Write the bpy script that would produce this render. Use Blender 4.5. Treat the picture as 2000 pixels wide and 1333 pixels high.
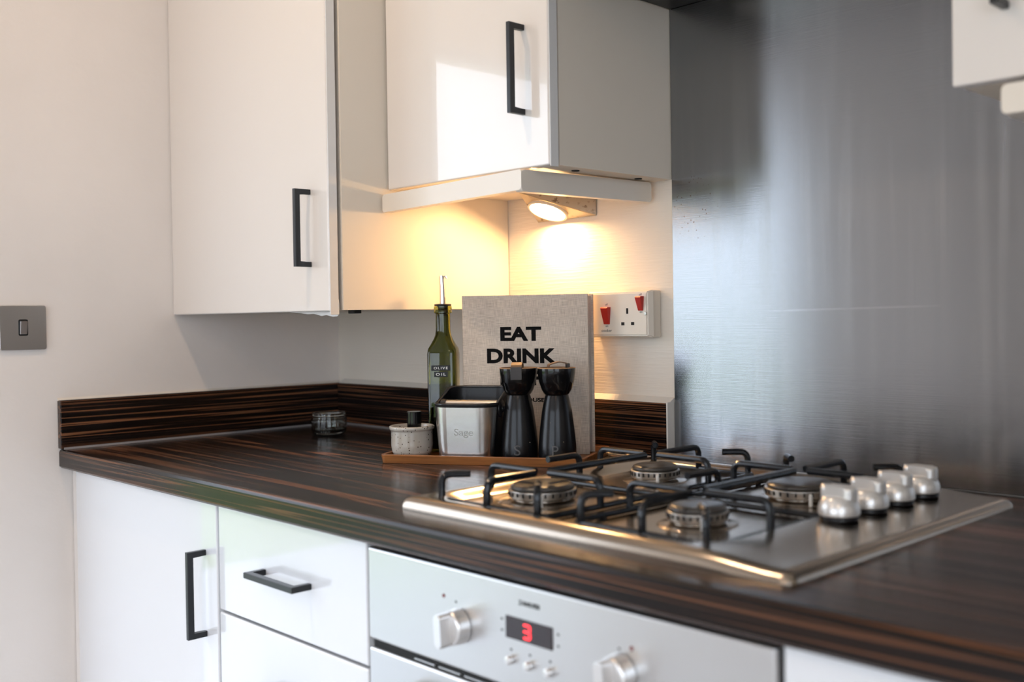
import bpy, bmesh, math, random
from mathutils import Vector, Matrix
random.seed(7)
SC = bpy.context.scene
for o in list(bpy.data.objects): bpy.data.objects.remove(o)
Z0 = 0.91                       # height of the worktop surface; every z below is measured from it
PI = math.pi
def R(d): return math.radians(d)

# ------------------------------------------------------------------ camera
yaw, pitch, roll = 0.7613, -0.0117, -0.0140
cpos = Vector((2.1204, -1.3381, 0.2407 + Z0))
f_ = Vector((-math.sin(yaw)*math.cos(pitch), math.cos(yaw)*math.cos(pitch), math.sin(pitch)))
r_ = Vector((math.cos(yaw), math.sin(yaw), 0)); u_ = r_.cross(f_)
rr = math.cos(roll)*r_ + math.sin(roll)*u_
uu = -math.sin(roll)*r_ + math.cos(roll)*u_
cd = bpy.data.cameras.new('camera'); cam = bpy.data.objects.new('camera', cd); SC.collection.objects.link(cam)
M = Matrix((rr, uu, -f_)).transposed().to_4x4(); M.translation = cpos; cam.matrix_world = M
cd.sensor_fit = 'HORIZONTAL'; cd.sensor_width = 36.0; cd.lens = 2040.65/2000*36.0
cd.shift_x = -175.09/2000; cd.shift_y = -26.49/2000
cd.clip_start = 0.02; cd.clip_end = 100
cd.dof.use_dof = True; cd.dof.focus_distance = 1.76; cd.dof.aperture_fstop = 3.2
SC.camera = cam

# ------------------------------------------------------------------ sky, exposure
w = bpy.data.worlds.new('sky'); SC.world = w; w.use_nodes = True
bg = w.node_tree.nodes['Background']; bg.inputs[0].default_value = (0.80, 0.89, 1.02, 1); bg.inputs[1].default_value = 3.3
vs = SC.view_settings
vs.view_transform = 'Standard'; vs.look = 'None'; vs.gamma = 1.0; vs.exposure = 0.37; vs.use_curve_mapping = False
DOWNLIGHT = 440.0; UNDERLIGHT = 160.0
CY = SC.cycles; CY.max_bounces = 6; CY.diffuse_bounces = 3; CY.glossy_bounces = 4; CY.transmission_bounces = 7; CY.adaptive_threshold = 0.07; CY.sample_clamp_indirect = 6.0

def portal(name, loc, sx, sy, rot):
    l = bpy.data.lights.new(name, 'AREA'); l.shape = 'RECTANGLE'; l.size = sx; l.size_y = sy
    l.cycles.is_portal = True
    o = bpy.data.objects.new(name, l); SC.collection.objects.link(o); o.location = loc; o.rotation_euler = rot
PD = (-2.05, -0.845, -0.88, 0.93)     # glazed door in the left wall: y0, y1, z0, z1
FW = (0.50, 2.75, -0.60, 1.00)         # unseen window added behind the camera as fill light: x0, x1, z0, z1
RW = (-3.10, -1.35, -0.15, 1.10)       # unseen window added on the right to brighten the left wall: y0, y1, z0, z1
YF, XR, ZC = -3.7, 3.1, 1.49
portal('door_daylight', (-0.02, (PD[0]+PD[1])/2, Z0+(PD[2]+PD[3])/2), PD[3]-PD[2], PD[1]-PD[0], (0, R(-90), 0))
portal('side_fill_daylight', (XR+0.02, (RW[0]+RW[1])/2, Z0+(RW[2]+RW[3])/2), RW[3]-RW[2], RW[1]-RW[0], (0, R(90), 0))
portal('fill_window_daylight', ((FW[0]+FW[1])/2, YF-0.02, Z0+(FW[2]+FW[3])/2), FW[1]-FW[0], FW[3]-FW[2], (R(90), 0, 0))

# ------------------------------------------------------------------ materials
def nt(name):
    m = bpy.data.materials.new(name); m.use_nodes = True
    return m, m.node_tree.nodes, m.node_tree.links, m.node_tree.nodes['Principled BSDF']
def mat(name, col, rough=0.5, metal=0.0, coat=0.0, spec=0.5, bump=None, emit=None):
    m, n, l, b = nt(name)
    b.inputs['Base Color'].default_value = (*col, 1); b.inputs['Roughness'].default_value = rough
    b.inputs['Metallic'].default_value = metal; b.inputs['Coat Weight'].default_value = coat
    b.inputs['Coat Roughness'].default_value = 0.03; b.inputs['Specular IOR Level'].default_value = spec
    if emit: b.inputs['Emission Color'].default_value = (*emit[0], 1); b.inputs['Emission Strength'].default_value = emit[1]
    if bump: add_bump(m, *bump)
    return m
def pos_map(m, scale):
    n, l = m.node_tree.nodes, m.node_tree.links
    g = n.new('ShaderNodeNewGeometry'); mp = n.new('ShaderNodeMapping'); mp.inputs['Scale'].default_value = scale
    l.new(g.outputs['Position'], mp.inputs['Vector']); return mp.outputs[0]
def noise(m, vec, scale=1.0, detail=3.0, rough=0.5, dist=0.0):
    n, l = m.node_tree.nodes, m.node_tree.links
    t = n.new('ShaderNodeTexNoise'); t.inputs['Scale'].default_value = scale; t.inputs['Detail'].default_value = detail
    t.inputs['Roughness'].default_value = rough; t.inputs['Distortion'].default_value = dist
    l.new(vec, t.inputs['Vector']); return t.outputs['Fac']
def ramp(m, fac, stops, interp='LINEAR'):
    n, l = m.node_tree.nodes, m.node_tree.links
    r = n.new('ShaderNodeValToRGB'); r.color_ramp.interpolation = interp
    e = r.color_ramp.elements
    while len(e) < len(stops): e.new(0.5)
    for k, (p, c) in enumerate(stops):
        e[k].position = p; e[k].color = (*c, 1) if len(c) == 3 else c
    l.new(fac, r.inputs[0]); return r.outputs[0]
def mixc(m, fac, a, b, mode='MIX'):
    n, l = m.node_tree.nodes, m.node_tree.links
    x = n.new('ShaderNodeMix'); x.data_type = 'RGBA'; x.blend_type = mode
    for s, v in ((0, fac), (6, a), (7, b)):
        if isinstance(v, (int, float)): x.inputs[s].default_value = v
        elif isinstance(v, tuple): x.inputs[s].default_value = (*v, 1)
        else: l.new(v, x.inputs[s])
    return x.outputs[2]
def math_(m, op, a, b=0.0):
    n, l = m.node_tree.nodes, m.node_tree.links
    x = n.new('ShaderNodeMath'); x.operation = op
    for s, v in ((0, a), (1, b)):
        if isinstance(v, (int, float)): x.inputs[s].default_value = v
        else: l.new(v, x.inputs[s])
    return x.outputs[0]
def add_bump(m, scale=(60, 60, 60), strength=0.1, dist=0.001, detail=3):
    n, l = m.node_tree.nodes, m.node_tree.links; b = n['Principled BSDF']
    f = noise(m, pos_map(m, scale), 1.0, detail)
    bp = n.new('ShaderNodeBump'); bp.inputs['Strength'].default_value = strength; bp.inputs['Distance'].default_value = dist
    l.new(f, bp.inputs['Height']); l.new(bp.outputs[0], b.inputs['Normal'])

def paint(name, col, bscale, col2=None):
    m, n, l, b = nt(name)
    f = noise(m, pos_map(m, (3, 3, 3)), 1.0, 4)
    c2 = col2 or tuple(c*0.94 for c in col)
    l.new(ramp(m, f, [(0.35, c2), (0.65, col)]), b.inputs['Base Color'])
    b.inputs['Roughness'].default_value = 0.62; b.inputs['Specular IOR Level'].default_value = 0.35
    add_bump(m, bscale, 0.35, 0.002, 4); return m
M_WALL = paint('white_wall_paint', (0.82, 0.768, 0.722), (40, 40, 55))
M_BACK = paint('cream_brushed_wall_paint', (0.82, 0.74, 0.64), (18, 40, 260))
M_CEIL = mat('ceiling_paint', (0.82, 0.77, 0.71), 0.8)
M_GLOSS = mat('white_lacquer_warm_lit', (0.78, 0.72, 0.66), 0.16, coat=1.0, bump=((9, 9, 9), 0.04, 0.002, 1))  # white upper fronts, the warm lamplight put into their colour
M_GLOSSB = mat('white_lacquer_cool_lit', (0.76, 0.765, 0.78), 0.18, coat=1.0, bump=((9, 9, 9), 0.04, 0.002, 1))  # same white on the base fronts, cool daylight put into the colour
M_CARC = mat('cream_melamine', (0.80, 0.715, 0.60), 0.42, bump=((500, 500, 500), 0.05, 0.0005, 2))
M_RAIL = mat('cream_rail_lacquer', (0.78, 0.70, 0.595), 0.3, coat=0.3)
M_BLACK = mat('black_metal_powder_coat', (0.011, 0.013, 0.016), 0.36, spec=0.45)
M_PLAST = mat('black_plastic', (0.006, 0.006, 0.007), 0.35, spec=0.35)
M_RUBBER = mat('dark_rubber', (0.016, 0.016, 0.018), 0.25, spec=0.5)
M_DARK = mat('dark_void', (0.006, 0.006, 0.006), 0.8)
M_SEAL = mat('grey_silicone', (0.22, 0.22, 0.23), 0.3)
M_CAULK = mat('cream_caulk', (0.72, 0.68, 0.62), 0.6, bump=((200, 200, 200), 0.4, 0.001, 2))
M_FILM = mat('peeling_clear_film', (0.75, 0.73, 0.70), 0.2)

def ebony(name, scale, wob):
    m, n, l, b = nt(name)
    g = n.new('ShaderNodeNewGeometry')
    mp = n.new('ShaderNodeMapping'); mp.inputs['Scale'].default_value = wob; l.new(g.outputs['Position'], mp.inputs[0])
    nz = n.new('ShaderNodeTexNoise'); nz.inputs['Scale'].default_value = 1.0; nz.inputs['Detail'].default_value = 2; l.new(mp.outputs[0], nz.inputs['Vector'])
    sub = n.new('ShaderNodeVectorMath'); sub.operation = 'SUBTRACT'; l.new(nz.outputs['Color'], sub.inputs[0]); sub.inputs[1].default_value = (.5, .5, .5)
    sc = n.new('ShaderNodeVectorMath'); sc.operation = 'SCALE'; l.new(sub.outputs[0], sc.inputs[0]); sc.inputs['Scale'].default_value = 0.006
    ad = n.new('ShaderNodeVectorMath'); ad.operation = 'ADD'; l.new(g.outputs['Position'], ad.inputs[0]); l.new(sc.outputs[0], ad.inputs[1])
    m2 = n.new('ShaderNodeMapping'); m2.inputs['Scale'].default_value = scale; l.new(ad.outputs[0], m2.inputs[0])
    a = noise(m, m2.outputs[0], 1.0, 3.0, 0.62)
    m3 = n.new('ShaderNodeMapping'); m3.inputs['Scale'].default_value = tuple(s*4 if s > 10 else s*2 for s in scale); l.new(ad.outputs[0], m3.inputs[0])
    c = noise(m, m3.outputs[0], 1.0, 2.0, 0.5)
    wv = math_(m, 'MULTIPLY_ADD', math_(m, 'SINE', math_(m, 'MULTIPLY', a, 62.0)), 0.5); n[wv.node.name].inputs[2].default_value = 0.5
    big = noise(m, m2.outputs[0], 0.3, 2.0, 0.5)
    fac = math_(m, 'MULTIPLY', wv, ramp(m, big, [(0.32, (0.66, 0.66, 0.66)), (0.62, (1.0, 1.0, 1.0))]))
    col = ramp(m, fac, [(0.34, (0.0065, 0.0042, 0.0038)), (0.60, (0.018, 0.010, 0.007)), (0.76, (0.075, 0.032, 0.016)), (0.90, (0.19, 0.080, 0.038)), (1.0, (0.26, 0.115, 0.055))])
    fine = ramp(m, c, [(0.35, (0.55, 0.55, 0.55)), (0.65, (1.25, 1.2, 1.15))])
    l.new(mixc(m, 1.0, col, fine, 'MULTIPLY'), b.inputs['Base Color'])
    b.inputs['Roughness'].default_value = 0.22; b.inputs['Specular IOR Level'].default_value = 0.27
    b.inputs['Coat Weight'].default_value = 0.0
    return m
M_EB_X = ebony('ebony_laminate_along_x', (0.30, 9.5, 40), (1.0, 5, 5))
M_EB_Y = ebony('ebony_laminate_along_y', (46, 0.30, 42), (5, 1.0, 5))

def steel(name, col, rough, bscale, bstr, aniso=0.0, rot=0.0, smear=False):
    m, n, l, b = nt(name)
    b.inputs['Metallic'].default_value = 1.0; b.inputs['Base Color'].default_value = (*col, 1)
    b.inputs['Roughness'].default_value = rough
    f = noise(m, pos_map(m, bscale), 1.0, 3)
    bp = n.new('ShaderNodeBump'); bp.inputs['Strength'].default_value = bstr; bp.inputs['Distance'].default_value = 0.0005
    l.new(f, bp.inputs['Height']); l.new(bp.outputs[0], b.inputs['Normal'])
    if aniso:
        t = n.new('ShaderNodeTangent'); t.direction_type = 'RADIAL'; t.axis = 'Z'; l.new(t.outputs[0], b.inputs['Tangent'])
        b.inputs['Anisotropic'].default_value = aniso; b.inputs['Anisotropic Rotation'].default_value = rot
    if smear:   # wiped-on grease streaks, running down the sheet and fanning a little
        s1 = noise(m, pos_map(m, (34, 34, 1.6)), 1.0, 3, 0.5, 0.5)
        s2 = noise(m, pos_map(m, (3, 3, 2.0)), 1.0, 3)
        k = math_(m, 'MULTIPLY', ramp(m, s1, [(0.48, (0, 0, 0)), (0.72, (1, 1, 1))]), ramp(m, s2, [(0.38, (0, 0, 0)), (0.62, (1, 1, 1))]))
        rr_ = math_(m, 'ADD', math_(m, 'MULTIPLY', k, 0.07), rough); l.new(rr_, b.inputs['Roughness'])
        sp = n.new('ShaderNodeTexVoronoi'); sp.inputs['Scale'].default_value = 1.0; l.new(pos_map(m, (150, 150, 150)), sp.inputs['Vector'])
        dots = ramp(m, sp.outputs['Distance'], [(0.10, (1, 1, 1)), (0.2, (0, 0, 0))])
        # rust freckles gathered near the left edge of the sheet
        g = n.new('ShaderNodeNewGeometry'); v = n.new('ShaderNodeVectorMath'); v.operation = 'DISTANCE'
        l.new(g.outputs['Position'], v.inputs[0]); v.inputs[1].default_value = (1.055, -0.003, 0.415+Z0)
        near = ramp(m, v.outputs['Value'], [(0.02, (1, 1, 1)), (0.075, (0, 0, 0))])
        s3 = ramp(m, noise(m, pos_map(m, (60, 60, 60)), 1.0, 2), [(0.42, (0, 0, 0)), (0.5, (1, 1, 1))])
        k2 = math_(m, 'MULTIPLY', math_(m, 'MULTIPLY', dots, near), s3)
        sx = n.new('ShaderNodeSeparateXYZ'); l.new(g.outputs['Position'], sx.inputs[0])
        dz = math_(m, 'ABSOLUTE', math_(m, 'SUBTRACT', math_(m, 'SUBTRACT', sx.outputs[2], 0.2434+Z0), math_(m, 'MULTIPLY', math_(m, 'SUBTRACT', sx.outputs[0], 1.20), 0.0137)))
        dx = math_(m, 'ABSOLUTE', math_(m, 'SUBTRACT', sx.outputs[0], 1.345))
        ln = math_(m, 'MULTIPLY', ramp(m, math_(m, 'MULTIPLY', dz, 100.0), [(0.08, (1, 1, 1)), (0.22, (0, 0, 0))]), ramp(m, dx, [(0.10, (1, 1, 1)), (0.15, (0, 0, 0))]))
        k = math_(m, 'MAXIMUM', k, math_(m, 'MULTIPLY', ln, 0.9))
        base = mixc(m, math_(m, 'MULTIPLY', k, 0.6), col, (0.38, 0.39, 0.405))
        l.new(mixc(m, k2, base, (0.13, 0.055, 0.02)), b.inputs['Base Color'])
    return m
M_SPLASH = steel('brushed_splashback_steel', (0.285, 0.295, 0.31), 0.22, (8, 8, 900), 0.18, 0.75, 0.25, True)
M_HOB = steel('hob_stainless_steel', (0.40, 0.34, 0.28), 0.20, (600, 12, 600), 0.05)
M_OVEN = steel('oven_brushed_steel', (0.62, 0.62, 0.62), 0.33, (12, 12, 700), 0.10)
M_SAT = steel('satin_knob_metal', (0.78, 0.77, 0.76), 0.30, (200, 200, 200), 0.02)
M_SWITCH = steel('brushed_pewter', (0.42, 0.40, 0.38), 0.36, (12, 700, 12), 0.15)
M_KNOCK = steel('knock_box_steel', (0.66, 0.635, 0.60), 0.24, (500, 500, 15), 0.06)
M_CHROME = mat('chrome', (0.8, 0.78, 0.75), 0.08, 1.0)
M_BURN = mat('burner_aluminium', (0.45, 0.43, 0.40), 0.35, 1.0, bump=((90, 90, 90), 0.2, 0.001, 3))
M_CAPB = mat('burner_cap_enamel', (0.05, 0.045, 0.04), 0.28, spec=0.6)
M_IRON = mat('black_enamel_rod', (0.006, 0.008, 0.011), 0.20, spec=0.42, bump=((120, 120, 120), 0.08, 0.001, 2))
M_KNOBW = mat('silver_painted_knob', (0.74, 0.72, 0.69), 0.28, 0.55)
M_RED = mat('red_plastic', (0.46, 0.022, 0.012), 0.3)
M_SOCK = mat('cream_plastic', (0.74, 0.66, 0.56), 0.32)
M_INK = mat('black_ink', (0.006, 0.006, 0.006), 0.9, spec=0.1)
M_GREYINK = mat('grey_engraving', (0.085, 0.085, 0.085), 0.5)
M_PAPER = mat('page_edges', (0.62, 0.58, 0.54), 0.8, bump=((700, 700, 3), 0.5, 0.001, 2))
M_LED = mat('red_led', (0.2, 0, 0), 0.4, emit=((1.0, 0.03, 0.04), 3.0))
M_LEDOFF = mat('dull_red_lamp', (0.20, 0.02, 0.015), 0.3)
M_DISP = mat('display_glass', (0.022, 0.012, 0.012), 0.12)
M_WHITEINK = mat('white_embossing', (0.75, 0.75, 0.72), 0.5)
M_LEATHER = mat('tan_leather', (0.17, 0.095, 0.048), 0.5, bump=((300, 300, 300), 0.2, 0.001, 2))
M_LEATHERD = mat('dark_leather', (0.035, 0.030, 0.028), 0.5)
M_MILLTOP = mat('black_gloss_ceramic', (0.004, 0.004, 0.0045), 0.12, spec=0.42)
M_CORK = mat('mill_rim_wood', (0.30, 0.17, 0.08), 0.5)
M_LENS = mat('lamp_lens', (0.9, 0.85, 0.75), 0.4, emit=((1.0, 0.60, 0.26), UNDERLIGHT))
M_DOWN = mat('downlight_lens', (0.9, 0.9, 0.85), 0.4, emit=((1.0, 0.71, 0.47), DOWNLIGHT))
M_FLOOR = mat('floor_vinyl', (0.62, 0.63, 0.65), 0.40, bump=((6, 60, 6), 0.1, 0.001, 3))
M_LAWN = mat('lawn', (0.17, 0.25, 0.05), 0.9, bump=((30, 30, 30), 0.5, 0.02, 3))
M_PATIO = mat('pale_paving', (0.42, 0.42, 0.43), 0.8, bump=((8, 8, 8), 0.3, 0.01, 3))
M_FRAMEW = mat('white_upvc', (0.78, 0.78, 0.78), 0.3)

def black_speck():
    m, n, l, b = nt('black_mill_lacquer')
    v = n.new('ShaderNodeTexVoronoi'); v.inputs['Scale'].default_value = 1.0; l.new(pos_map(m, (55, 55, 55)), v.inputs['Vector'])
    k = ramp(m, v.outputs['Distance'], [(0.03, (1, 1, 1)), (0.05, (0, 0, 0))])
    l.new(mixc(m, k, (0.0045, 0.0047, 0.0055), (0.4, 0.33, 0.24)), b.inputs['Base Color'])
    b.inputs['Roughness'].default_value = 0.23; b.inputs['Specular IOR Level'].default_value = 0.34
    return m
M_MILL = black_speck()
def stoneware():
    m, n, l, b = nt('speckled_stoneware')
    v = n.new('ShaderNodeTexVoronoi'); v.inputs['Scale'].default_value = 1.0; l.new(pos_map(m, (230, 230, 230)), v.inputs['Vector'])
    s = n.new('ShaderNodeSeparateColor'); l.new(v.outputs['Color'], s.inputs[0])
    k = math_(m, 'MULTIPLY', ramp(m, v.outputs['Distance'], [(0.20, (1, 1, 1)), (0.30, (0, 0, 0))]), ramp(m, s.outputs[0], [(0.60, (0, 0, 0)), (0.66, (1, 1, 1))]))
    f = noise(m, pos_map(m, (30, 30, 30)), 1, 3)
    base = ramp(m, f, [(0.3, (0.44, 0.40, 0.34)), (0.7, (0.56, 0.53, 0.47))])
    l.new(mixc(m, k, base, (0.05, 0.035, 0.025)), b.inputs['Base Color'])
    b.inputs['Roughness'].default_value = 0.16; b.inputs['Coat Weight'].default_value = 0.5
    return m
M_STONE = stoneware()
def traywood():
    m, n, l, b = nt('oiled_tray_wood')
    tc = n.new('ShaderNodeTexCoord'); mp = n.new('ShaderNodeMapping'); mp.inputs['Scale'].default_value = (9, 160, 160); l.new(tc.outputs['Object'], mp.inputs[0])
    f = noise(m, mp.outputs[0], 1, 4, 0.6)
    l.new(ramp(m, f, [(0.3, (0.16, 0.052, 0.012)), (0.7, (0.36, 0.135, 0.032))]), b.inputs['Base Color'])
    b.inputs['Roughness'].default_value = 0.35; return m
M_TRAY = traywood()
def linen():
    m, n, l, b = nt('natural_linen_cover')
    tc = n.new('ShaderNodeTexCoord'); O = tc.outputs['Object']
    def mp(s):
        x = n.new('ShaderNodeMapping'); x.inputs['Scale'].default_value = s; l.new(O, x.inputs[0]); return x.outputs[0]
    a = noise(m, mp((1500, 20, 60)), 1, 2); c = noise(m, mp((60, 20, 1500)), 1, 2); d = noise(m, mp((14, 14, 14)), 1, 4)
    wv = math_(m, 'ADD', a, c)
    col = ramp(m, math_(m, 'MULTIPLY', wv, 0.5), [(0.36, (0.42, 0.35, 0.285)), (0.62, (0.74, 0.64, 0.54))])
    l.new(mixc(m, 1.0, col, ramp(m, d, [(0.3, (0.88, 0.88, 0.88)), (0.7, (1.05, 1.05, 1.05))]), 'MULTIPLY'), b.inputs['Base Color'])
    b.inputs['Roughness'].default_value = 0.85
    bp = n.new('ShaderNodeBump'); bp.inputs['Strength'].default_value = 0.3; bp.inputs['Distance'].default_value = 0.0004
    l.new(wv, bp.inputs['Height']); l.new(bp.outputs[0], b.inputs['Normal'])
    return m
M_LINEN = linen()
def glassmat(name, col, rough=0.02, ior=1.5):
    m, n, l, b = nt(name)
    b.inputs['Base Color'].default_value = (*col, 1); b.inputs['Transmission Weight'].default_value = 1.0
    b.inputs['Roughness'].default_value = rough; b.inputs['IOR'].default_value = ior
    return m
M_GLASS = glassmat('clear_jar_glass', (0.93, 0.97, 0.93), 0.01)
M_BOTTLE = glassmat('olive_green_glass', (0.30, 0.33, 0.045), 0.02)
M_OIL = mat('dark_olive_oil', (0.012, 0.011, 0.004), 0.15)
def panemat():
    m = bpy.data.materials.new('window_pane_glass'); m.use_nodes = True; n, l = m.node_tree.nodes, m.node_tree.links
    n.clear(); o = n.new('ShaderNodeOutputMaterial'); x = n.new('ShaderNodeMixShader'); t = n.new('ShaderNodeBsdfTransparent'); g = n.new('ShaderNodeBsdfGlossy')
    g.inputs['Roughness'].default_value = 0.01; x.inputs[0].default_value = 0.06
    l.new(t.outputs[0], x.inputs[1]); l.new(g.outputs[0], x.inputs[2]); l.new(x.outputs[0], o.inputs[0]); return m
M_PANE = panemat()
def dirtyhousing():
    m, n, l, b = nt('stained_lamp_housing')
    f = noise(m, pos_map(m, (140, 140, 140)), 1, 3); g = noise(m, pos_map(m, (25, 25, 25)), 1, 2)
    k = math_(m, 'MULTIPLY', ramp(m, f, [(0.55, (0, 0, 0)), (0.64, (1, 1, 1))]), ramp(m, g, [(0.4, (0, 0, 0)), (0.6, (1, 1, 1))]))
    l.new(mixc(m, k, (0.42, 0.35, 0.26), (0.12, 0.07, 0.035)), b.inputs['Base Color'])
    b.inputs['Roughness'].default_value = 0.35; b.inputs['Metallic'].default_value = 0.4; return m
M_HOUS = dirtyhousing()

# ------------------------------------------------------------------ mesh helpers
COL = SC.collection
def thing(name, label, cat, loc=(0, 0, 0), rz=0.0, group=None):
    o = bpy.data.objects.new(name, None); COL.objects.link(o); o.empty_display_size = 0.03
    o.location = (loc[0], loc[1], loc[2]+Z0); o.rotation_euler = (0, 0, rz)
    tag(o, label, cat, group); return o
def tag(o, label, cat, group=None):
    o['label'] = label; o['category'] = cat
    if group: o['group'] = group
    return o
def obj(name, bm, m, parent=None, smooth=35, absolute=True, label=None, loc=None):
    """link bm as one mesh object. absolute: coordinates are world x, y and z above the worktop."""
    bmesh.ops.recalc_face_normals(bm, faces=bm.faces)
    if absolute:
        off = Vector((0, 0, Z0))
        p = parent
        while p: off -= p.location; p = p.parent
        bmesh.ops.translate(bm, vec=off, verts=bm.verts)
    if smooth:      # flat faces stay flat: an edge beside a much larger face is kept sharp
        small = len(bm.faces) < 400
        for f in bm.faces: f.smooth = True
        for e in bm.edges:
            if len(e.link_faces) == 2:
                a = e.calc_face_angle(0.0); A = sorted(f.calc_area() for f in e.link_faces)
                if a > R(smooth) or (small and a > R(2) and A[1] > 2.5*A[0]): e.smooth = False
    me = bpy.data.meshes.new(name); bm.to_mesh(me); bm.free()
    me.materials.append(m)
    o = bpy.data.objects.new(name, me); COL.objects.link(o)
    if parent: o.parent = parent
    if loc: o.location = loc
    if label: o['label'] = label
    return o
def struct(name, bm, m, parent=None, smooth=35):
    o = obj(name, bm, m, parent, smooth); o['kind'] = 'structure'; return o
def box(bm, x0, x1, y0, y1, z0, z1, bev=0.0, seg=2):
    vs_ = [bm.verts.new((x, y, z)) for x in (x0, x1) for y in (y0, y1) for z in (z0, z1)]
    fs = [(0, 1, 3, 2), (4, 6, 7, 5), (0, 4, 5, 1), (2, 3, 7, 6), (0, 2, 6, 4), (1, 5, 7, 3)]
    fc = [bm.faces.new([vs_[i] for i in f]) for f in fs]
    if bev > 0:
        es = list({e for f in fc for e in f.edges})
        bmesh.ops.bevel(bm, geom=es, offset=bev, segments=seg, profile=0.5, affect='EDGES')
    return bm
def bx(*a, **k): return box(bmesh.new(), *a, **k)
def prism(bm, poly, to3, d0, d1, bev=0.0, seg=2):
    """poly: 2-D outline; to3(a, b, d) -> xyz; extruded from d0 to d1."""
    A = [bm.verts.new(to3(a, b, d0)) for a, b in poly]; B = [bm.verts.new(to3(a, b, d1)) for a, b in poly]
    n = len(poly); fa = bm.faces.new(A); fb = bm.faces.new(B[::-1])
    for i in range(n): bm.faces.new((A[i], B[i], B[(i+1) % n], A[(i+1) % n]))
    if bev > 0:
        es = list(set(fa.edges) | set(fb.edges)); bmesh.ops.bevel(bm, geom=es, offset=bev, segments=seg, profile=0.5, affect='EDGES')
    return bm
def rrect(w, h, r, seg=6, cx=0, cy=0):
    out = []
    for k, (sx, sy) in enumerate(((1, 1), (-1, 1), (-1, -1), (1, -1))):
        for i in range(seg+1):
            a = (k*90 + 90*i/seg)*PI/180
            out.append((cx + sx*(w/2-r) + r*math.cos(a), cy + sy*(h/2-r) + r*math.sin(a)))
    return out
def circ(r, n=24, cx=0, cy=0): return [(cx+r*math.cos(2*PI*i/n), cy+r*math.sin(2*PI*i/n)) for i in range(n)]
def lathe(bm, prof, n=40, M=None, cap=(True, True)):
    rings = []
    for r, z in prof:
        if r < 1e-6: rings.append([bm.verts.new((0, 0, z))])
        else: rings.append([bm.verts.new((r*math.cos(2*PI*i/n), r*math.sin(2*PI*i/n), z)) for i in range(n)])
    for a, b in zip(rings, rings[1:]):
        for i in range(n):
            j = (i+1) % n
            if len(a) == 1 and len(b) == 1: continue
            if len(a) == 1: bm.faces.new((a[0], b[i], b[j]))
            elif len(b) == 1: bm.faces.new((a[i], a[j], b[0]))
            else: bm.faces.new((a[i], a[j], b[j], b[i]))
    if cap[0] and len(rings[0]) > 1: bm.faces.new(rings[0][::-1])
    if cap[1] and len(rings[-1]) > 1: bm.faces.new(rings[-1])
    if M is not None: bmesh.ops.transform(bm, matrix=M, verts=[v for g in rings for v in g])
    return bm
def fillet(pts, r, seg=5):
    P = [Vector(p) for p in pts]; out = [P[0]]
    for a, b, c in zip(P, P[1:], P[2:]):
        d1 = (a-b); d2 = (c-b); k = min(r, d1.length*0.49, d2.length*0.49)
        p, q = b+d1.normalized()*k, b+d2.normalized()*k
        for i in range(seg+1):
            t = i/seg; out.append((1-t)**2*p + 2*t*(1-t)*b + t*t*q)
    out.append(P[-1]); return out
def tube(bm, pts, rad, n=10, closed=False, flat=1.0):
    P = [Vector(p) for p in pts]; N = len(P); rings = []; up = None
    for i in range(N):
        if closed: t = (P[(i+1) % N]-P[i-1]).normalized()
        else: t = (P[min(i+1, N-1)]-P[max(i-1, 0)]).normalized()
        if up is None: up = Vector((0, 0, 1)) if abs(t.z) < 0.9 else Vector((1, 0, 0))
        s = t.cross(up)
        if s.length < 1e-4: s = t.orthogonal()
        s.normalize(); up = s.cross(t).normalized()
        rings.append([bm.verts.new(P[i] + rad*(math.cos(2*PI*k/n)*s + flat*math.sin(2*PI*k/n)*up)) for k in range(n)])
    prs = list(zip(rings, rings[1:])) + ([(rings[-1], rings[0])] if closed else [])
    for a, b in prs:
        for k in range(n): bm.faces.new((a[k], a[(k+1) % n], b[(k+1) % n], b[k]))
    if not closed: bm.faces.new(rings[0][::-1]); bm.faces.new(rings[-1])
    return bm
def rounded_profile(prof, r, seg=3):
    """fillet the corners of a (radius, z) profile"""
    return [(p.x, p.z) for p in fillet([(a, 0, b) for a, b in prof], r, seg)]
def text_bm(s, size, bold=0.0, depth=0.0004, space=1.0, align='CENTER'):
    c = bpy.data.curves.new('t', 'FONT'); c.body = s; c.size = size; c.align_x = align; c.offset = bold; c.extrude = depth; c.space_character = space; c.resolution_u = 4
    o = bpy.data.objects.new('t', c); COL.objects.link(o)
    dg = bpy.context.evaluated_depsgraph_get(); me = bpy.data.meshes.new_from_object(o.evaluated_get(dg))
    bm = bmesh.new(); bm.from_mesh(me); bpy.data.objects.remove(o); bpy.data.curves.remove(c); bpy.data.meshes.remove(me)
    return bm
def text_fit(s, w, h, bold=0.0, depth=0.0004, space=1.0):
    """flat lettering in the x-y plane, centred on the origin, w wide and h high"""
    bm = text_bm(s, 1.0, bold, 0.02, space)
    xs = [v.co.x for v in bm.verts]; ys = [v.co.y for v in bm.verts]
    cx, cy = (min(xs)+max(xs))/2, (min(ys)+max(ys))/2; sx, sy = w/(max(xs)-min(xs)), h/(max(ys)-min(ys))
    for v in bm.verts: v.co = ((v.co.x-cx)*sx, (v.co.y-cy)*sy, v.co.z/0.02*depth)
    return bm
UPR = Matrix(((1, 0, 0, 0), (0, 0, -1, 0), (0, 1, 0, 0), (0, 0, 0, 1)))      # x-y lettering -> x-z plane facing -y
def place(bm, M): bmesh.ops.transform(bm, matrix=M, verts=bm.verts); return bm
def T(x, y, z): return Matrix.Translation((x, y, z))

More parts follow.
